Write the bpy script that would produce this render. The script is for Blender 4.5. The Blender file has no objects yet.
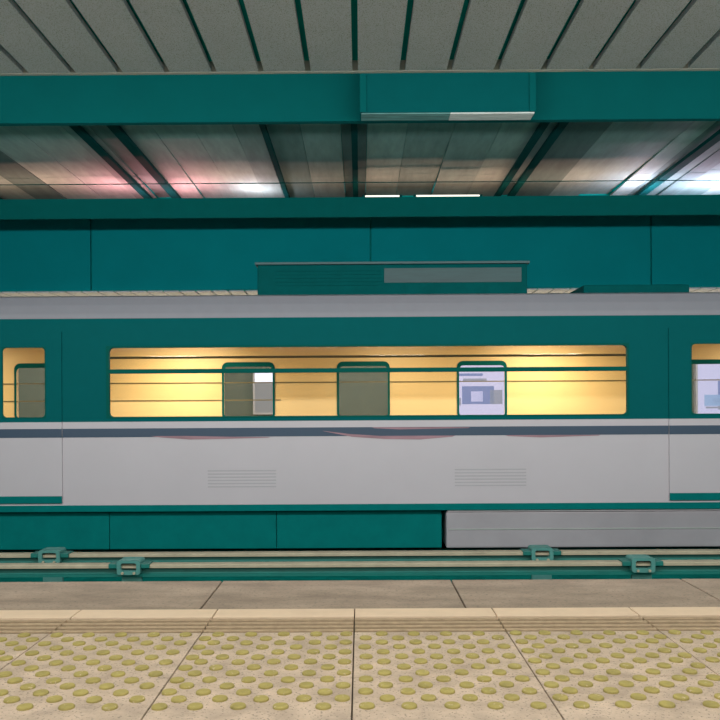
import bpy, bmesh, math, random
from mathutils import Vector, Matrix
random.seed(7)
S = bpy.context.scene
C = S.collection

# ------------------------------------------------------------------ helpers
F = 800.0
def PX(x, Y): return (x - 360.0) / F * Y          # metres right of the camera axis, at distance Y
def PZ(y, Y): return 1.0 - (y - 407.0) / F * Y     # height above the platform, at distance Y

def srgb(r, g, b):
    def c(v):
        v /= 255.0
        return v / 12.92 if v <= 0.04045 else ((v + 0.055) / 1.055) ** 2.4
    return (c(r), c(g), c(b), 1.0)

def mat(name, col, rough=0.6, metal=0.0, var=0.0, scale=6.0, bump=0.0, bscale=80.0, speck=None, stretch=None, spec=0.5):
    m = bpy.data.materials.new(name); m.use_nodes = True
    nt = m.node_tree; N = nt.nodes; L = nt.links
    b = N['Principled BSDF']
    b.inputs['Base Color'].default_value = col
    b.inputs['Roughness'].default_value = rough
    b.inputs['Metallic'].default_value = metal
    b.inputs['Specular IOR Level'].default_value = spec
    geo = N.new('ShaderNodeNewGeometry')
    vec = geo.outputs['Position']
    if stretch:
        mp = N.new('ShaderNodeMapping'); mp.inputs['Scale'].default_value = stretch
        L.new(vec, mp.inputs['Vector']); vec = mp.outputs['Vector']
    last = None
    if var > 0:
        n = N.new('ShaderNodeTexNoise'); n.inputs['Scale'].default_value = scale
        n.inputs['Detail'].default_value = 6; n.inputs['Roughness'].default_value = 0.65
        L.new(vec, n.inputs['Vector'])
        r = N.new('ShaderNodeValToRGB')
        r.color_ramp.elements[0].position = 0.3; r.color_ramp.elements[1].position = 0.7
        r.color_ramp.elements[0].color = tuple(c * (1 - var) for c in col[:3]) + (1,)
        r.color_ramp.elements[1].color = tuple(min(1, c * (1 + var)) for c in col[:3]) + (1,)
        L.new(n.outputs['Fac'], r.inputs['Fac']); last = r.outputs['Color']
    if speck:
        scol, sscale, sth = speck
        n = N.new('ShaderNodeTexNoise'); n.inputs['Scale'].default_value = sscale; n.inputs['Detail'].default_value = 2
        L.new(vec, n.inputs['Vector'])
        r = N.new('ShaderNodeValToRGB')
        r.color_ramp.elements[0].position = sth; r.color_ramp.elements[1].position = sth + 0.06
        L.new(n.outputs['Fac'], r.inputs['Fac'])
        mx = N.new('ShaderNodeMix'); mx.data_type = 'RGBA'
        mx.inputs[7].default_value = scol
        if last: L.new(last, mx.inputs[6])
        else: mx.inputs[6].default_value = col
        L.new(r.outputs['Color'], mx.inputs[0]); last = mx.outputs[2]
    if last: L.new(last, b.inputs['Base Color'])
    if bump > 0:
        n = N.new('ShaderNodeTexNoise'); n.inputs['Scale'].default_value = bscale; n.inputs['Detail'].default_value = 4
        L.new(vec, n.inputs['Vector'])
        bp = N.new('ShaderNodeBump'); bp.inputs['Strength'].default_value = bump; bp.inputs['Distance'].default_value = 0.01
        L.new(n.outputs['Fac'], bp.inputs['Height']); L.new(bp.outputs['Normal'], b.inputs['Normal'])
    return m

def emis(name, col, strength):
    m = bpy.data.materials.new(name); m.use_nodes = True
    b = m.node_tree.nodes['Principled BSDF']
    b.inputs['Base Color'].default_value = (0.05, 0.05, 0.05, 1)
    b.inputs['Emission Color'].default_value = col
    b.inputs['Emission Strength'].default_value = strength
    return m

def glass(name, tint=(0.95, 0.97, 0.93, 1), refl=0.05):
    m = bpy.data.materials.new(name); m.use_nodes = True
    nt = m.node_tree; N = nt.nodes; L = nt.links
    N.remove(N['Principled BSDF'])
    t = N.new('ShaderNodeBsdfTransparent'); t.inputs['Color'].default_value = tint
    g = N.new('ShaderNodeBsdfGlossy'); g.inputs['Roughness'].default_value = 0.05
    mx = N.new('ShaderNodeMixShader'); mx.inputs[0].default_value = refl
    L.new(t.outputs[0], mx.inputs[1]); L.new(g.outputs[0], mx.inputs[2])
    L.new(mx.outputs[0], N['Material Output'].inputs['Surface'])
    return m

class MB:
    def __init__(s): s.b = bmesh.new()
    def box(s, x0, x1, y0, y1, z0, z1, bev=0.0):
        b = s.b
        v = [b.verts.new(p) for p in ((x0,y0,z0),(x1,y0,z0),(x1,y1,z0),(x0,y1,z0),(x0,y0,z1),(x1,y0,z1),(x1,y1,z1),(x0,y1,z1))]
        fs = [b.faces.new([v[i] for i in q]) for q in ((0,3,2,1),(4,5,6,7),(0,1,5,4),(1,2,6,5),(2,3,7,6),(3,0,4,7))]
        if bev > 0:
            es = list({e for f in fs for e in f.edges})
            bmesh.ops.bevel(b, geom=es, offset=bev, segments=2, affect='EDGES', profile=0.6)
        return s
    def prism_x(s, prof, x0, x1):            # profile of (y, z) points swept along X
        b = s.b; n = len(prof)
        a = [b.verts.new((x0, y, z)) for y, z in prof]; c = [b.verts.new((x1, y, z)) for y, z in prof]
        for i in range(n):
            j = (i + 1) % n; b.faces.new((a[i], a[j], c[j], c[i]))
        b.faces.new(a[::-1]); b.faces.new(c)
        return s
    def prism_y(s, prof, y0, y1):            # profile of (x, z) points swept along Y
        b = s.b; n = len(prof)
        a = [b.verts.new((x, y0, z)) for x, z in prof]; c = [b.verts.new((x, y1, z)) for x, z in prof]
        for i in range(n):
            j = (i + 1) % n; b.faces.new((a[i], c[i], c[j], a[j]))
        b.faces.new(a); b.faces.new(c[::-1])
        return s
    def cyl(s, p0, p1, r, seg=20):
        p0 = Vector(p0); p1 = Vector(p1); d = p1 - p0
        q = d.to_track_quat('Z', 'Y').to_matrix().to_4x4()
        bmesh.ops.create_cone(s.b, cap_ends=True, segments=seg, radius1=r, radius2=r, depth=d.length,
                              matrix=Matrix.Translation((p0 + p1) / 2) @ q)
        return s
    def lathe_y(s, prof, cx, cz, seg=36):    # (radius, y) profile turned round an axis along Y
        b = s.b; rings = []
        for r, y in prof:
            rings.append([b.verts.new((cx + r*math.cos(2*math.pi*k/seg), y, cz + r*math.sin(2*math.pi*k/seg))) for k in range(seg)])
        for a, c in zip(rings, rings[1:]):
            for k in range(seg):
                j = (k+1) % seg; b.faces.new((a[k], a[j], c[j], c[k]))
        b.faces.new(rings[0]); b.faces.new(rings[-1][::-1])
        return s
    def ring(s, outer, inner, ro, ri, y0, y1, n=7):   # rectangular frame with rounded corners in the XZ plane
        b = s.b
        def rr(rect, r):
            x0, x1, z0, z1 = rect; pts = []
            for cx, cz, a0 in ((x1-r, z1-r, 0), (x0+r, z1-r, 90), (x0+r, z0+r, 180), (x1-r, z0+r, 270)):
                for k in range(n):
                    a = math.radians(a0 + 90*k/(n-1)); pts.append((cx + r*math.cos(a), cz + r*math.sin(a)))
            return pts
        O = rr(outer, max(ro, 1e-4)); I = rr(inner, max(ri, 1e-4)); m = len(O)
        V = [[b.verts.new((x, y, z)) for x, z in P] for y in (y0, y1) for P in (O, I)]
        for i in range(m):
            j = (i+1) % m
            b.faces.new((V[0][i], V[0][j], V[1][j], V[1][i])); b.faces.new((V[2][i], V[3][i], V[3][j], V[2][j]))
            b.faces.new((V[0][i], V[2][i], V[2][j], V[0][j])); b.faces.new((V[1][i], V[1][j], V[3][j], V[3][i]))
        return s
    def holed(s, x0, x1, z0, z1, holes, y0, y1):      # wall in the XZ plane with rectangular openings
        xs = sorted({x0, x1, *[h[0] for h in holes], *[h[1] for h in holes]})
        zs = sorted({z0, z1, *[h[2] for h in holes], *[h[3] for h in holes]})
        xs = [x for x in xs if x0 <= x <= x1]; zs = [z for z in zs if z0 <= z <= z1]
        b = s.b; cells = {}
        for i in range(len(xs)-1):
            for k in range(len(zs)-1):
                cx = (xs[i]+xs[i+1])/2; cz = (zs[k]+zs[k+1])/2
                cells[i, k] = not any(h[0] < cx < h[1] and h[2] < cz < h[3] for h in holes)
        vc = {}
        def V(i, k, y):
            if (i, k, y) not in vc: vc[i, k, y] = b.verts.new((xs[i], y, zs[k]))
            return vc[i, k, y]
        for (i, k), ok in cells.items():
            if not ok: continue
            b.faces.new((V(i,k,y0), V(i+1,k,y0), V(i+1,k+1,y0), V(i,k+1,y0)))
            b.faces.new((V(i,k,y1), V(i,k+1,y1), V(i+1,k+1,y1), V(i+1,k,y1)))
            for di, dk, a, c in ((-1,0,(i,k),(i,k+1)), (1,0,(i+1,k),(i+1,k+1)), (0,-1,(i,k),(i+1,k)), (0,1,(i,k+1),(i+1,k+1))):
                if not cells.get((i+di, k+dk), False):
                    b.faces.new((V(*a,y0), V(*c,y0), V(*c,y1), V(*a,y1)))
        return s
    def build(s, name, m, parent=None, smooth=False):
        bmesh.ops.recalc_face_normals(s.b, faces=s.b.faces)
        off = Vector((0, 0, 0)); r = parent
        while r is not None: off += r.location; r = r.parent
        bmesh.ops.translate(s.b, verts=s.b.verts, vec=-off)
        me = bpy.data.meshes.new(name); s.b.to_mesh(me); s.b.free()
        if smooth:
            for p in me.polygons: p.use_smooth = True
        me.materials.append(m)
        o = bpy.data.objects.new(name, me); C.objects.link(o); o.parent = parent
        return o

def tag(o, label, cat, group=None):
    o['label'] = label; o['category'] = cat
    if group: o['group'] = group
    return o
def thing(name, loc, label, cat, group=None):
    o = bpy.data.objects.new(name, None); C.objects.link(o); o.location = loc; o.empty_display_size = 0.2
    return tag(o, label, cat, group)
def struct(o): o['kind'] = 'structure'; return o

# ------------------------------------------------------------------ materials
TEAL = srgb(0, 120, 122)
M_fascia = mat('shade_teal_panel', (0.0005, 0.21, 0.235, 1), 0.8, spec=0.05, var=0.05, scale=1.5)  # teal of the shadows put into this and the next base colours
M_beam = mat('shade_teal_beam', (0.0005, 0.085, 0.085, 1), 0.8, spec=0.05, var=0.06, scale=2)
M_box = mat('shade_teal_box', (0.0005, 0.08, 0.083, 1), 0.8, spec=0.05, var=0.04)
M_duct = mat('shade_teal_duct', (0.0005, 0.05, 0.05, 1), 0.8, spec=0.05)
M_roofkit = mat('roof_kit', (0.0005, 0.085, 0.085, 1), 0.8, spec=0.05, var=0.1)
M_tray = mat('tray_shade_teal', (0.0005, 0.11, 0.105, 1), 0.8, spec=0.05, var=0.05)
M_bed = mat('track_bed', (0.0005, 0.15, 0.125, 1), 0.9, spec=0.05, var=0.25, scale=4, bump=0.3)
M_back = mat('shade_teal_backing', (0.0005, 0.30, 0.29, 1), 0.8, spec=0.05)
M_board = [mat('ceiling_board', c, 0.75, spec=0.12, var=0.16, scale=3.0, stretch=(3, 0.5, 1)) for c in
           ((0.15,0.27,0.255,1), (0.10,0.20,0.19,1), (0.07,0.145,0.14,1), (0.20,0.34,0.32,1))]  # teal of the unlit boards put into their colours, tones mixed at random
M_slat = mat('perforated_slat', (0.45, 0.505, 0.60, 1), 0.6, var=0.05, scale=3, speck=((0.22,0.27,0.26,1), 160.0, 0.56))
M_alu = mat('aluminium', (0.45, 0.47, 0.45, 1), 0.4, 0.3, var=0.05)
M_conc = mat('concrete', (0.315, 0.24, 0.185, 1), 0.85, var=0.30, scale=3.5, bump=0.25, speck=((0.17,0.14,0.11,1), 70.0, 0.60), stretch=(0.7, 1.6, 1))
M_tile = mat('tile', (0.485, 0.378, 0.292, 1), 0.75, var=0.26, scale=7, bump=0.2, bscale=60, speck=((0.22,0.185,0.15,1), 95.0, 0.60))
M_nose = mat('nosing', (0.72, 0.545, 0.395, 1), 0.7, var=0.07, scale=6)
M_rib = mat('rib', (0.40, 0.29, 0.185, 1), 0.7, var=0.16, scale=25)
M_groove = mat('groove', (0.045, 0.04, 0.025, 1), 0.9, var=0.3)
M_dome = mat('dome', (0.35, 0.29, 0.085, 1), 0.65, var=0.20, scale=22, speck=((0.50,0.40,0.24,1), 60.0, 0.66))
M_grout = mat('grout', (0.13, 0.115, 0.08, 1), 0.9, var=0.3)
M_white = mat('train_white', (0.485, 0.44, 0.47, 1), 0.38, var=0.03, scale=1.0)
M_slatv = mat('vent_slat', (0.36, 0.335, 0.355, 1), 0.6)
M_roof = mat('train_roof', (0.24, 0.235, 0.265, 1), 0.5, var=0.03)
M_band = mat('train_band', (0.0005, 0.095, 0.10, 1), 0.7, spec=0.05, var=0.03)  # band, frames and underframe also carry the shadow teal as colour
M_frame = mat('window_frame', (0.001, 0.085, 0.07, 1), 0.7, spec=0.05)
M_stripe = mat('navy_stripe', srgb(48, 67, 88), 0.45)
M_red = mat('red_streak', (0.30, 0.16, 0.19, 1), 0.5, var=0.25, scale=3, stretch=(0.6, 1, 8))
M_under = mat('underframe', (0.0005, 0.14, 0.135, 1), 0.8, spec=0.05, var=0.08)
M_equip = mat('equipment_grey', (0.32, 0.295, 0.32, 1), 0.5, var=0.10, scale=1.0)
M_cream = mat('cream_lining', (0.84, 0.63, 0.265, 1), 0.5, var=0.03, scale=2)
M_gold = mat('brass_rail', (0.22, 0.15, 0.03, 1), 0.4)
M_floorin = mat('car_floor', (0.25, 0.18, 0.08, 1), 0.7)
M_cover = mat('rail_cover', (0.36, 0.31, 0.22, 1), 0.7, var=0.15, scale=5)
M_steel = mat('rail_steel', (0.004, 0.13, 0.11, 1), 0.5, var=0.1)
M_brack = mat('bracket_grey', (0.06, 0.21, 0.19, 1), 0.6, var=0.15)
M_farwall = mat('far_wall', (0.10, 0.115, 0.07, 1), 0.7, var=0.1)
M_wall = mat('near_wall', (0.45, 0.42, 0.38, 1), 0.7, var=0.06)
M_pfloor = mat('platform_floor', (0.48, 0.40, 0.30, 1), 0.7, var=0.1, bump=0.1)
M_glass = glass('pane_glass', (0.97, 0.96, 0.97, 1))
M_gfar = glass('far_pane_glass', (0.76, 0.75, 0.78, 1), 0.03)

# ------------------------------------------------------------------ near platform
YE, YN, YR, YT, YB = 4.62, 3.96, 3.556, 2.963, 2.36      # edge, nosing front, ribs back, tile joint, tile back
XL = 10.0
edges = [-2.063 + 0.677 * k for k in range(7)]
g = 0.0026

fl = struct(MB().box(-XL, XL, -2.6, YB - g, -0.25, 0.0).build('floor_platform', M_pfloor))
struct(MB().box(edges[0]-3*g, edges[-1]+3*g, YB - g, YN, -0.25, -0.03).build('floor_bedding', M_grout))
for a, b in ((-XL, edges[0]-3*g), (edges[-1]+3*g, XL)):
    struct(MB().box(a, b, YB - g, YN, -0.25, 0.0).build('floor_side', M_tile))
for a, b in ((edges[0]-3*g, edges[1]-g), (edges[5]+g, edges[6]+3*g)):
    struct(MB().box(a, b, YB - g, YT - g, -0.03, 0.0).build('floor_side', M_tile))

coping = struct(bpy.data.objects.new('floor_edge', None)); C.objects.link(coping); coping.location = (0, (YE+YN)/2, 0)
sx = [-11.36 + 1.32*k for k in range(18)]
for a, b in zip(sx, sx[1:]):
    MB().box(a + 0.004, b - 0.004, YN + 0.003, YE, -0.16, 0.0, 0.006).build('coping_slab', M_conc, coping)
struct(MB().box(-XL, XL, YN + 0.003, YE - 0.03, -0.25, -0.165).build('floor_edge_bed', M_grout))
struct(MB().box(-XL, XL, YE - 0.25, YE - 0.05, -1.1, -0.25).build('wall_platform_face', M_bed))
ordn = ['leftmost', 'second from the left', 'third from the left', 'third from the right', 'second from the right', 'rightmost']

# dome: a low flat-topped disc
b = bmesh.new(); rings = []
for r, z in ((0.0265, 0.0), (0.0265, 0.0045), (0.0248, 0.0076), (0.021, 0.0088)):
    rings.append([b.verts.new((r*math.cos(2*math.pi*k/24), r*math.sin(2*math.pi*k/24), z)) for k in range(24)])
for a, c in zip(rings, rings[1:]):
    for k in range(24): b.faces.new((a[k], a[(k+1)%24], c[(k+1)%24], c[k]))
b.faces.new(rings[-1]); b.faces.new(rings[0][::-1])
bmesh.ops.recalc_face_normals(b, faces=b.faces)
dome_me = bpy.data.meshes.new('dome'); b.to_mesh(dome_me); b.free(); dome_me.materials.append(M_dome)

rows = [3.516, 3.451, 3.390, 3.326, 3.259, 3.194, 3.134, 3.068, 3.000, 2.929, 2.866, 2.802, 2.738, 2.668]
def dome_tile(x0, x1, y0, y1, label, group):
    t = thing('tactile_tile', ((x0+x1)/2, (y0+y1)/2, -0.03), label, 'tactile tile', group)
    MB().box(x0+g, x1-g, y0+g, y1-g, -0.03, 0.0, 0.003).build('slab', M_tile, t)
    for i, Y in enumerate(rows):
        if not (y0 < Y < y1): continue
        ph = 0.088 if i % 2 == 0 else 0.017
        for k in range(-20, 20):
            X = ph + 0.143*k
            if x0 <= X < x1 and (i < 99):
                d = bpy.data.objects.new('dome', dome_me); C.objects.link(d); d.parent = t
                d.location = (min(max(X + random.uniform(-.003,.003), x0 + .034), x1 - .034) - t.location.x, Y + random.uniform(-.003,.003) - t.location.y, 0.03)
                d.rotation_euler = (0, 0, random.uniform(0, 6))
for k in range(6):
    x0, x1 = edges[k], edges[k+1]
    t = thing('nosing_tile', ((x0+x1)/2, (YR+YN)/2, -0.03), 'cream ribbed edge tile beside the concrete coping, %s of six' % ordn[k],
              'edge tile', 'ribbed tiles along the platform edge')
    MB().box(x0+g, x1-g, 3.805, YN-g, -0.03, 0.004, 0.004).build('smooth_band', M_nose, t)
    MB().box(x0+g, x1-g, YR+0.002, 3.805, -0.03, -0.012).build('groove_bed', M_groove, t)
    for j in range(4):
        ya = 3.568 + j*0.0605
        MB().box(x0+g, x1-g, ya, ya+0.029, -0.0118, 0.003, 0.003).build('rib', M_rib, t)
    dome_tile(x0, x1, YT, YR, 'tactile tile with yellow domes touching the ribbed tiles, %s of six' % ordn[k], 'front row of domed tiles')
names4 = ['leftmost', 'left of centre', 'right of centre', 'rightmost']
for k in range(1, 5):
    dome_tile(edges[k], edges[k+1], YB, YT, 'tactile tile with yellow domes in the bottom row, %s of four' % names4[k-1], 'back row of domed tiles')

# near ceiling of metal slats
ZC = 2.93
m = MB()
for k in range(-44, 45):
    xc = -0.017 + 0.27*k
    m.box(xc + 0.016, xc + 0.254, -2.6, YE - 0.03, ZC, ZC + 0.03)
struct(m.build('ceiling', M_slat))
struct(MB().box(-XL, XL, -2.6, YE - 0.02, ZC + 0.06, ZC + 0.16).build('ceiling_backing', M_back))
struct(MB().box(-XL, XL, YE - 0.028, YE, ZC - 0.004, ZC + 0.2, 0.003).build('trim_1', M_alu))

# ------------------------------------------------------------------ track trough
YF = 13.2
ZT = 4.4485
struct(MB().box(-XL, XL, YE - 0.25, YF + 0.2, -1.25, -1.1).build('floor_track', M_bed))
struct(MB().box(-XL, XL, YF + 0.1, YF + 0.2, -1.1, -0.2).build('wall_platform_face_opposite', M_bed))
struct(MB().box(-XL, XL, 3.9, 4.4, 3.10, 4.8).build('wall_fascia_near', M_back))
struct(MB().box(-XL, XL, 4.4, YF + 0.3, 4.80, 4.95).build('ceiling_track', M_back))
# boards of the track ceiling, each hung at its own slight slope
cb = struct(bpy.data.objects.new('ceiling_boards', None)); C.objects.link(cb); cb.location = (0, 11, ZT)
x = -9.0; i = 0
rb = random.Random(3)
while x < 9.0:
    w = rb.choice((0.27, 0.33, 0.5, 0.58))
    dz = rb.uniform(-0.055, 0.016)
    prof = [(9.0, ZT + 0.03 + dz*0.3), (13.28, ZT - dz), (13.28, ZT + 0.02 - dz), (9.0, ZT + 0.05 + dz*0.3)]
    MB().prism_x(prof, x + 0.003, x + w - 0.003).build('board', M_board[rb.randrange(4)], cb)
    x += w; i += 1
ducts = [(-5.86,.10), (-3.41,.10), (-2.95,.12), (-1.155,.07), (-0.05,.08), (2.24,.09), (2.46,.10), (4.55,.13)]
dl = ['beyond the far left of the pink glow', 'left one of the pair in the pink glow', 'right one of the pair in the pink glow', 'right of the pale glowing board',
      'behind the hanging box', 'left one of the pair by the hanging box', 'right one of the pair by the hanging box', 'beside the blue-white glow']
for (xc, w), l in zip(ducts, dl):
    o = MB().box(xc - w/2, xc + w/2, 9.0, 13.24, ZT - 0.075, ZT - 0.022, 0.006).build('cable_duct', M_duct)
    tag(o, 'dark duct along the ceiling boards, %s' % l, 'duct', 'ducts under the track ceiling')
o = MB().cyl((-9, 12.0, ZT - 0.082), (9, 12.0, ZT - 0.082), 0.007, 8).build('cable', M_duct)
tag(o, 'thin dark cable strung across under the track ceiling ducts', 'cable')

# centre beam and hanging box
struct(MB().box(-XL, XL, 8.70, 8.78, 4.11, 4.80).build('ceiling_beam', M_beam))
t = thing('hanging_box', (PX(449, 8.4), 8.55, 4.08), 'long teal box with glint painted on its underside on the beam over the tracks', 'box')
bx0, bx1 = PX(362, 8.4), PX(537, 8.4)
MB().box(bx0, bx1, 8.40, 8.69, 4.09, 4.70, 0.012).build('casing', M_box, t)
MB().box(bx0 + 0.01, PX(452, 8.4), 8.41, 8.60, 4.076, 4.089).build('underside', mat('box_underside_dim', (0.10, 0.24, 0.23, 1), 0.6, var=0.6, scale=3, stretch=(0.7, 9, 1)), t)
MB().box(PX(452, 8.4) + .004, bx1 - 0.01, 8.41, 8.60, 4.074, 4.089).build('underside', mat('box_underside_glint', (0.52, 0.55, 0.53, 1), 0.5, var=0.35, scale=4, stretch=(0.9, 12, 1)), t)  # glint on this half of the underside painted as a paler colour
for a in (bx0, bx1 - 0.06):
    MB().box(a - 0.004, a + 0.064, 8.385, 8.40, 4.09, 4.70, 0.004).build('end_strip', M_beam, t)

# opposite fascia in panels, tray along its top
fx = [-13.67 + 4.62*k for k in range(7)]
wf = struct(bpy.data.objects.new('wall_fascia', None)); C.objects.link(wf); wf.location = (0, YF, ZC)
for a, b in zip(fx, fx[1:]):
    MB().box(a + 0.012, b - 0.012, YF, YF + 0.05, PZ(289, YF), 4.3, 0.004).build('fascia_panel', M_fascia, wf)
struct(MB().box(-XL, XL, YF + 0.052, YF + 0.2, PZ(289, YF) + 0.005, 4.55).build('wall_fascia_backing', M_back))
ty = 11.8
t = thing('cable_tray', (0, ty, PZ(217, ty)), 'long dark teal tray along the top of the fascia above the train', 'cable tray')
MB().box(-XL, XL, ty, ty + 0.02, PZ(217, ty), PZ(197.0, ty), 0.004).build('front_lip', M_tray, t)
MB().prism_x([(ty + 0.02, PZ(217, ty)), (YF, PZ(217, YF)), (YF, PZ(217, YF) + .02), (ty + 0.02, PZ(217, ty) + .02)], -XL, XL).build('tray_bottom', M_tray, t)
for xx in range(-9, 10, 3):
    MB().box(xx - .02, xx + .02, YF - .06, YF - .001, PZ(217, YF) + .021, PZ(217, YF) + .215).build('tray_hanger', M_duct, t)
M_tube = emis('tube_glow', (1, 0.93, 0.8, 1), 1.6)
for n, (a, b) in enumerate(((365, 402), (416, 482))):
    t = thing('fluorescent_tube', (PX((a+b)/2, 11.90), 11.90, 4.30),
              ('short' if n == 0 else 'long') + ' pale tube lamp lying along the top of the tray under the ceiling boards', 'lamp', 'tube lamps on the tray')
    z = PZ(196.4, 11.90)
    MB().cyl((PX(a, 11.90), 11.90, z), (PX(b, 11.90), 11.90, z), 0.014, 12).build('tube', M_tube, t)
    for p in (a, b):
        MB().box(PX(p, 11.90) - 0.02, PX(p, 11.90) + 0.02, 11.88, 11.92, PZ(217, ty) + 0.06, z + 0.016, 0.003).build('lamp_holder', M_duct, t)

# ------------------------------------------------------------------ opposite platform
struct(MB().box(-XL, XL, YF, 17.0, -0.25, 0.0).build('floor_opposite', M_pfloor))
struct(MB().box(-XL, XL, 17.0, 17.2, -0.25, 3.1).build('wall_opposite', M_farwall))
m = MB()
for k in range(-44, 45):
    xc = -0.017 + 0.27*k
    m.box(xc + 0.016, xc + 0.254, YF + 0.06, 17.0, ZC, ZC + 0.03)
struct(m.build('ceiling_opposite', M_slat))
struct(MB().box(-XL, XL, YF + 0.21, 17.0, ZC + 0.06, ZC + 0.16).build('ceiling_opposite_backing', M_back))

def poster(px0, px1, py0, py1, label, head, body, estr, art):  # added glowing panels standing in for poster reflections on the train side
    Y = 16.9
    x0, x1, z0, z1 = PX(px0, Y), PX(px1, Y), PZ(py1, Y), PZ(py0, Y)
    t = thing('reflection_poster', ((x0+x1)/2, Y + 0.05, z0), label, 'poster', 'panels standing in for poster reflections on the train')
    MB().ring((x0-.04, x1+.04, z0-.04, z1+.04), (x0, x1, z0, z1), .02, .01, Y - 0.02, Y + 0.099).build('poster_frame', M_alu, t)
    MB().box(x0, x1, Y, Y + 0.09, z0, z1).build('panel', emis('poster_panel', body, estr), t)
    for i, (a, b_, c, d, col) in enumerate(art):
        MB().box(x0 + a*(x1-x0), x0 + b_*(x1-x0), Y - 0.006, Y - 0.001, z0 + c*(z1-z0), z0 + d*(z1-z0)).build('printed_patch', emis('poster_print', col, estr), t)
LAV = srgb(214, 214, 236); BLU = srgb(120, 135, 178); GRY = srgb(150, 155, 165)
poster(255, 302, 372.5, 412, 'grey glowing panel for a poster reflection, white band, in the first far train window', None, srgb(150, 150, 140), 1.3,
       [(0, 1, .77, 1, (1.6, 1.75, 1.9, 1))])
poster(452, 508, 360, 424, 'lavender glowing panel for a poster reflection, small blue picture, third far window of the train', None, LAV, 1.75,
       [(.18, .75, .30, .58, BLU), (.34, .55, .34, .5, LAV), (.12, .55, .74, .78, BLU), (.2, .62, .66, .70, GRY), (.68, .9, .3, .52, GRY), (.04, .16, .28, .4, GRY)])
poster(697, 765, 362, 424, 'pale glowing panel for a poster reflection, grey scene, in the train door window at right', None, srgb(205, 208, 232), 1.75,
       [(.1, .35, .26, .44, srgb(150, 180, 210)), (.22, .5, .3, .38, GRY), (.3, .7, .2, .26, GRY), (.3, .5, .40, .66, BLU), (.12, .3, .22, .25, GRY)])

# ------------------------------------------------------------------ conductor rails between the tracks
def conductor(Y, zt, brackets, post_z, label):
    t = thing('conductor_rail', (0, Y, -1.1), label, 'conductor rail', 'conductor rails between the tracks')
    MB().prism_x([(Y-.066, zt-.036), (Y-.066, zt-.010), (Y-.050, zt), (Y+.055, zt), (Y+.066, zt-.010), (Y+.066, zt-.036),
                  (Y+.058, zt-.036), (Y+.055, zt-.016), (Y-.055, zt-.016), (Y-.058, zt-.036)], -XL, XL).build('cover', M_cover, t)
    MB().prism_x([(Y-.02, zt-.10), (Y-.045, zt-.105), (Y-.045, zt-.13), (Y+.045, zt-.13), (Y+.045, zt-.105), (Y+.02, zt-.10),
                  (Y+.012, zt-.05), (Y+.035, zt-.045), (Y+.035, zt-.02), (Y-.035, zt-.02), (Y-.035, zt-.045), (Y-.012, zt-.05)], -XL, XL).build('rail_beam', M_steel, t)
    for X in brackets:
        k = MB().ring((X-.13, X+.11, zt-.10, zt+.05), (X-.09, X+.07, zt-.06, zt+.02), .03, .02, Y-.10, Y+.10).build('bracket', M_brack, t)
        MB().prism_y([(X-.12, -1.1), (X+.12, -1.1), (X+.10, zt-.135), (X-.10, zt-.135)], Y-.02, Y+.02).build('post', M_brack, k)
        MB().box(X-.22, X-.13, Y-.085, Y+.085, zt-.035, zt+.012, .006).build('clamp', M_steel, k)
        MB().box(X+.11, X+.20, Y-.085, Y+.085, zt-.035, zt+.012, .006).build('clamp', M_steel, k)
        for dx in (-.07, .05):
            MB().cyl((X+dx, Y-.115, zt-.08), (X+dx, Y-.10, zt-.08), .014, 10).build('bolt', M_cover, k)
    return t
conductor(8.93, -0.615, [PX(52, 8.93), PX(540.5, 8.93)], 0, 'pale covered conductor rail, farther one, just in front of the train')
conductor(8.30, -0.612, [PX(131, 8.30), PX(640, 8.30)], 0, 'pale covered conductor rail, nearer one, just beyond the platform edge')

for Yr, nm in ((10.98, 'nearer'), (12.42, 'farther')):
    o = MB().prism_x([(Yr-.07,-1.1),(Yr+.07,-1.1),(Yr+.07,-1.085),(Yr+.012,-1.06),(Yr+.012,-.99),(Yr+.036,-.98),(Yr+.036,-.95),(Yr-.036,-.95),(Yr-.036,-.98),(Yr-.012,-.99),(Yr-.012,-1.06),(Yr-.07,-1.085)],
                     -XL, XL).build('running_rail', M_steel)
    tag(o, 'dark steel running rail under the train, the %s of the two' % nm, 'rail', 'rails under the train')

# ------------------------------------------------------------------ the train
YS, YW = 10.3, 13.1
def TX(x): return PX(x, YS)
def TZ(y): return PZ(y, YS)
X0, X1 = -8.5, 8.5
T = thing('metro_train', (0, 11.7, -0.95), 'white metro train with dark teal window band and glowing yellow windows on the far track', 'train')
zb0, zb1 = TZ(420.5), TZ(317)         # window band
MB().box(X0, X1, YS, YS + 0.06, TZ(504), zb0).build('lower_body', M_white, T)
roofp = [(YS, zb1), (YS + .012, TZ(312)), (YS + .05, TZ(303)), (YS + .11, PZ(295.5, YS + .11)), (YS + .2, PZ(294.4, YS + .2)), (YS + .6, PZ(294.8, YS + .6)), (11.7, 2.555), (YW - .6, 2.53), (YW - .2, 2.46),
         (YW - .05, 2.35), (YW, zb1)]
MB().prism_x(roofp, X0, X1).build('roof', M_roof, T)
wz0, wz1 = TZ(417), TZ(344.5)
main = (TX(106), TX(629), wz0, wz1)
dl_ = (TX(-72), TX(52), wz0, wz1); dr_ = (TX(684), TX(802), wz0, wz1)
MB().holed(X0, X1, zb0, zb1, [main, dl_, dr_], YS, YS + 0.06).build('window_band', M_band, T)
# the long side window
wn = MB().ring(main, (TX(109), TX(627), TZ(415.5), TZ(346.5)), .01, .055, YS - .004, YS + .05).build('window_frame', M_frame, T)
MB().box(TX(107), TX(628), YS - .006, YS + .04, TZ(372.3), TZ(368)).build('transom', M_frame, wn)
MB().box(TX(108), TX(628), YS + .02, YS + .026, TZ(416), TZ(346)).build('pane', M_glass, wn)
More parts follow.
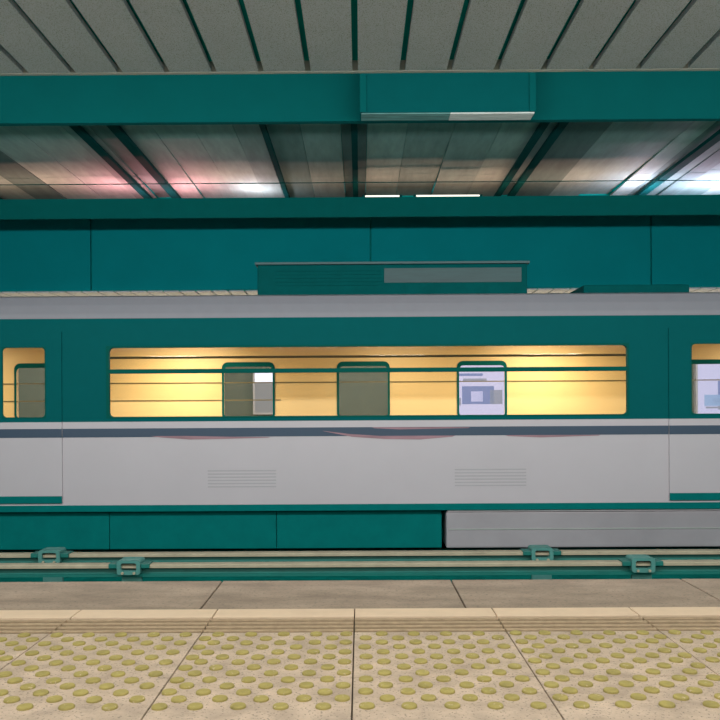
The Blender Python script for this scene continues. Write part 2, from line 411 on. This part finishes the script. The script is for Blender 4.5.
# plug doors, one leaf in view at either side of the window and its partner beyond
def door(pa, pb, wa, wb):
    ya, yb = YS - .018, YS - .004
    d = MB().box(TX(pa) + .0025, TX(pb) - .0025, ya, yb, TZ(501.5), zb0).build('door', M_white, T)
    MB().holed(TX(pa) + .0025, TX(pb) - .0025, zb0, TZ(330), [(TX(wa), TX(wb), TZ(416.5), TZ(345))], ya, yb).build('upper_panel', M_band, d)
    MB().ring((TX(wa), TX(wb), TZ(416.5), TZ(345)), (TX(wa)+.012, TX(wb)-.012, TZ(415.5), TZ(346)), .004, .05, ya - .003, yb).build('window_seal', M_frame, d)
    MB().box(TX(wa), TX(wb), ya + .009, ya + .014, TZ(416.5), TZ(345)).build('pane', M_glass, d)
    MB().box(TX(pa) + .0025, TX(pb) - .0025, ya - .003, ya - .0005, TZ(436), TZ(427.2)).build('stripe', M_stripe, d)
    MB().box(TX(pa) + .0025, TX(pb) - .0025, ya - .012, ya - .0005, TZ(501.5), TZ(494.5)).build('door_sill', M_under, d)
door(-8, 62, 2, 46); door(-78, -8, -66, -18)
door(668, 738, 690, 728); door(738, 808, 748, 796)
# livery
for a, b in ((X0, TX(-78)), (TX(62), TX(668)), (TX(808), X1)):
    MB().box(a, b, YS - .003, YS - .0005, TZ(436), TZ(427.2)).build('stripe', M_stripe, T)
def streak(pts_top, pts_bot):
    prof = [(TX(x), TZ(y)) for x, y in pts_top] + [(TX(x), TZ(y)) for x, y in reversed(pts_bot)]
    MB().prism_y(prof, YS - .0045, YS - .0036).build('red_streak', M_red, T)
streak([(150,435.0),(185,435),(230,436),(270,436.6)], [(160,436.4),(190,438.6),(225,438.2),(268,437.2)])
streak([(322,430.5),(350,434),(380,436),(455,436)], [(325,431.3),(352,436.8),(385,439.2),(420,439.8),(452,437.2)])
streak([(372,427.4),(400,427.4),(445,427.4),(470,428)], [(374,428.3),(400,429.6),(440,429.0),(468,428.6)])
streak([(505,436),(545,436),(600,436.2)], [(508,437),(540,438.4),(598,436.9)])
for pa, pb in ((205, 278), (452, 528)):
    v = MB().ring((TX(pa), TX(pb), TZ(489), TZ(466)), (TX(pa)+.02, TX(pb)-.02, TZ(488), TZ(467)), .01, .01, YS - .0015, YS - .0003).build('vent', M_white, T)
    for q in range(6):
        yy = 469.5 + q*3.2
        MB().prism_x([(YS - .0022, TZ(yy + 1.2)), (YS - .0003, TZ(yy)), (YS - .0003, TZ(yy + 1.2))], TX(pa) + .03, TX(pb) - .03).build('slat', M_slatv, v)
MB().box(X0, X1, YS - .012, YS + .05, TZ(510.3), TZ(504)).build('sole_bar', M_under, T)
# interior
fw = []
for a, b in ((14, 58), (222, 275), (337, 390), (457, 507), (676, 748)):
    fw.append((PX(a, YW - .1), PX(b, YW - .1), 0.80, PZ(361.5, YW - .1)))
MB().holed(X0, X1, -0.25, zb1, [(h[0]+.025, h[1]-.025, h[2]+.025, h[3]-.025) for h in fw], YW - 0.1, YW).build('far_side_wall', M_cream, T)
for h in fw:
    f = MB().ring(h, (h[0] + .035, h[1] - .035, h[2] + .035, h[3] - .075), .10, .07, YW - .112, YW - .1005).build('far_window_frame', M_frame, T)
    MB().box(h[0] + .026, h[1] - .026, YW - .06, YW - .054, h[2] + .026, h[3] - .026).build('pane', M_gfar, f)
MB().box(X0, X1, YS + 0.061, YW - 0.101, 2.09, zb1 - 0.004).build('inner_ceiling', M_cream, T)
MB().box(X0, X1, YS + 0.061, YW - 0.101, -0.31, 0.0).build('car_floor', M_floorin, T)
for a, b in ((X0, X0 + .06), (X1 - .06, X1)):
    MB().box(a, b, YS + .061, YW - .101, 0.0, 2.089).build('end_wall', M_cream, T)
MB().cyl((-4.3, 11.3, PZ(356.5, 11.3)), (4.3, 11.3, PZ(356.5, 11.3)), .017, 10).build('handrail', M_gold, T)
for xx in (-4.25, 4.25):
    MB().cyl((xx, 11.3, PZ(356.5, 11.3)), (xx, 11.3, 2.09), .012, 8).build('rail_hanger', M_gold, T)
for yy in (382, 399.5):
    MB().box(X0 + .07, TX(260) if yy > 390 else X1 - .07, YW - .111, YW - .101, PZ(yy + .5, YW - .1), PZ(yy - .5, YW - .1)).build('lining_trim', mat('lining_trim', (0.17, 0.13, 0.04, 1), 0.5), T)
for xx in (-5.2, -2.2, 0.8, 3.8):
    s = MB().box(xx - 1.0, xx + 1.0, YW - .55, YW - .12, .40, .47, .02).build('bench', M_gold, T)
    MB().box(xx - 1.0, xx + 1.0, YW - .18, YW - .115, .47, .80, .02).build('bench_back', M_gold, s)
# roof equipment
ax0, ax1, ay = PX(258, 10.9), PX(528, 10.9), 10.9
ac = MB().box(ax0, ax1, ay, 12.5, 2.50, PZ(264.5, ay), .02).build('air_conditioner', M_roofkit, T)
MB().box(ax0 - .03, ax1 + .03, ay - .03, 12.53, PZ(264.4, ay), PZ(262, ay), .008).build('lid', mat('lid_grey', (0.07, 0.13, 0.14, 1), 0.6), ac)
MB().box(PX(385, ay), PX(522, ay), ay - .012, ay - .0005, PZ(283, ay), PZ(268.5, ay)).build('grille_plate', mat('grille_plate', (0.02, 0.07, 0.075, 1), 0.5, var=0.2, scale=2, stretch=(0.6, 1, 8)), ac)
for q in range(5):
    zz = PZ(270 + 3.6*q, ay)
    MB().box(ax0 + .25, PX(382, ay), ay - .012, ay - .0005, zz - .014, zz).build('louver', M_beam, ac)
MB().box(PX(584, ay), PX(690, ay), ay, 12.3, 2.50, PZ(286, ay), .03).build('roof_box', M_roofkit, T)
# underframe
MB().box(X0, X1, YS + .35, YW - .35, -.44, -.312).build('underframe', M_under, T)
eq = MB().box(TX(446), 8.0, YS + .04, YS + .62, TZ(549), TZ(512.6), .02).build('equipment_box', M_equip, T)
MB().box(TX(447), 8.0, YS + .02, YS + .04, TZ(512.4), TZ(510.9)).build('top_flange', M_white, eq)
MB().box(TX(446)+.03, 7.98, YS + .03, YS + .039, TZ(530.6), TZ(529.6)).build('panel_seam', M_alu, eq)
MB().box(X0, X1, YS + 1.3, YS + 1.36, -.86, -.44).build('gap_fill_plate', M_under, T)  # added teal sheet so the shaded gaps behind the bogie read teal
for bxc in (-2.5,):
    bg = MB().box(bxc - 1.6, bxc + 1.6, YS + .42, YS + .56, -.62, -.46, .03).build('bogie', M_under, T)
    for wx in (-1.0, 1.0):
        for yy in (10.9, 12.36):
            MB().lathe_y([(.36, yy + .02), (.40, yy + .02), (.41, yy + .05), (.41, yy + .12), (.409, yy + .125), (.409, yy + .15), (.2, yy + .15)] if yy < 11.5 else
                         [(.2, yy), (.409, yy), (.409, yy + .025), (.41, yy + .03), (.41, yy + .12), (.36, yy + .12)], bxc + wx, -.54).build('wheel', M_under, bg)
        MB().box(bxc + wx - .16, bxc + wx + .16, YS + .38, YS + .60, -.70, -.42, .03).build('axle_box', M_under, bg)
        MB().cyl((bxc + wx, 10.92, -.54), (bxc + wx, 12.5, -.54), .07, 14).build('axle', M_under, bg)
for pa, pb in ((-60, 106), (106, 275), (275, 442)):
    sk = MB().box(TX(pa) + .003, TX(pb) - .003, YS + .10, YS + .16, -.835, -.325, .012).build('side_skirt', M_under, T)

# ------------------------------------------------------------------ light
W = bpy.data.worlds.new('World'); S.world = W; W.use_nodes = True
W.node_tree.nodes['Background'].inputs['Color'].default_value = (0.0, 0.30, 0.31, 1)  # teal ambient added to tint the shadows
W.node_tree.nodes['Background'].inputs['Strength'].default_value = 0.5

def area(name, loc, sx_, sy_, power, col=(1, 1, 1), target=None, spread=180):
    l = bpy.data.lights.new(name, 'AREA'); l.shape = 'RECTANGLE'; l.size = sx_; l.size_y = sy_
    l.energy = power; l.color = col; l.spread = math.radians(spread)
    o = bpy.data.objects.new(name, l); C.objects.link(o); o.location = loc
    if target is not None:
        o.rotation_euler = (Vector(target) - Vector(loc)).to_track_quat('-Z', 'Y').to_euler()
    return o
# platform lamps
for xx in (-6, 0, 6):
    area('platform_lamp', (xx, 3.3, 2.88), 5.2, 0.25, 62, (1, 0.94, 0.85))
    area('platform_lamp', (xx, 1.0, 2.88), 5.2, 0.25, 45, (1, 0.94, 0.85))
    area('platform_lamp', (xx, -1.4, 2.88), 5.2, 0.3, 120, (1, 0.95, 0.88), (xx, 0.6, 0))
# added unseen fill lights over the near track, to brighten train and fascia
for xx in (-6, -2, 2, 6):
    area('track_fill', (xx, 4.8, 3.08), 3.6, 0.2, 118, (1, 0.98, 0.97), (xx, 10.3, 1.6))
# opposite platform lamps
for xx in (-6, 0, 6):
    area('opposite_lamp', (xx, 15.2, 2.88), 5.0, 0.25, 290, (1, 0.95, 0.92))
# car lamps
for xx, p in ((-6.5, 40), (-2.8, 70), (0.55, 26), (2.9, 70), (6.6, 40)):
    area('car_lamp', (xx, 12.0, 2.08), 0.8, 0.25, p, (1, 0.86, 0.64))
# trackside up-lamps in the tray
def up(x, y, z, w, p, col):
    area('tray_lamp', (x, y, z), w, 0.06, p, col, (x, y - 0.02, z + 0.35))
for xx, p in ((-6.3, 15), (-5.3, 18), (-4.5, 16), (-2.0, 16), (-0.8, 9), (0.3, 11), (1.2, 11), (2.0, 14), (3.0, 20), (3.8, 20)): up(xx, 12.10, 3.915, 0.8, p * 0.40, (1, 0.40, 0.28))
for xx, p in ((-3.80, 50), (-3.18, 40), (-2.62, 52)): up(xx, 12.4, 3.96, 0.35, p, (1, 0.26, 0.29))
up(-1.62, 12.6, 4.08, 0.35, 12, (1, 0.62, 0.70))
up(4.40, 12.3, 3.95, 0.25, 22, (0.95, 0.62, 0.78))
up(5.60, 12.5, 4.02, 1.0, 70, (0.92, 0.62, 0.80))

# ------------------------------------------------------------------ camera
cd = bpy.data.cameras.new('Camera'); cam = bpy.data.objects.new('Camera', cd); C.objects.link(cam)
cd.sensor_width = 36; cd.lens = 36 * F / 720; cd.clip_start = 0.05
cam.location = (0, 0, 1)
cam.rotation_euler = (Matrix.Rotation(math.radians(0.22), 3, 'Z') @ Matrix.Rotation(math.pi/2, 3, 'X') @ Matrix.Rotation(math.radians(-0.32), 3, 'Z')).to_euler()
cd.shift_y = 47/720; cd.shift_x = 3.1/720
S.camera = cam
S.view_settings.view_transform = 'Standard'; S.view_settings.look = 'None'
S.view_settings.gamma = 1; S.view_settings.exposure = 0; S.view_settings.use_curve_mapping = False
S.cycles.use_denoising = True
S.cycles.max_bounces = 8; S.cycles.transparent_max_bounces = 12
S.cycles.sample_clamp_indirect = 4
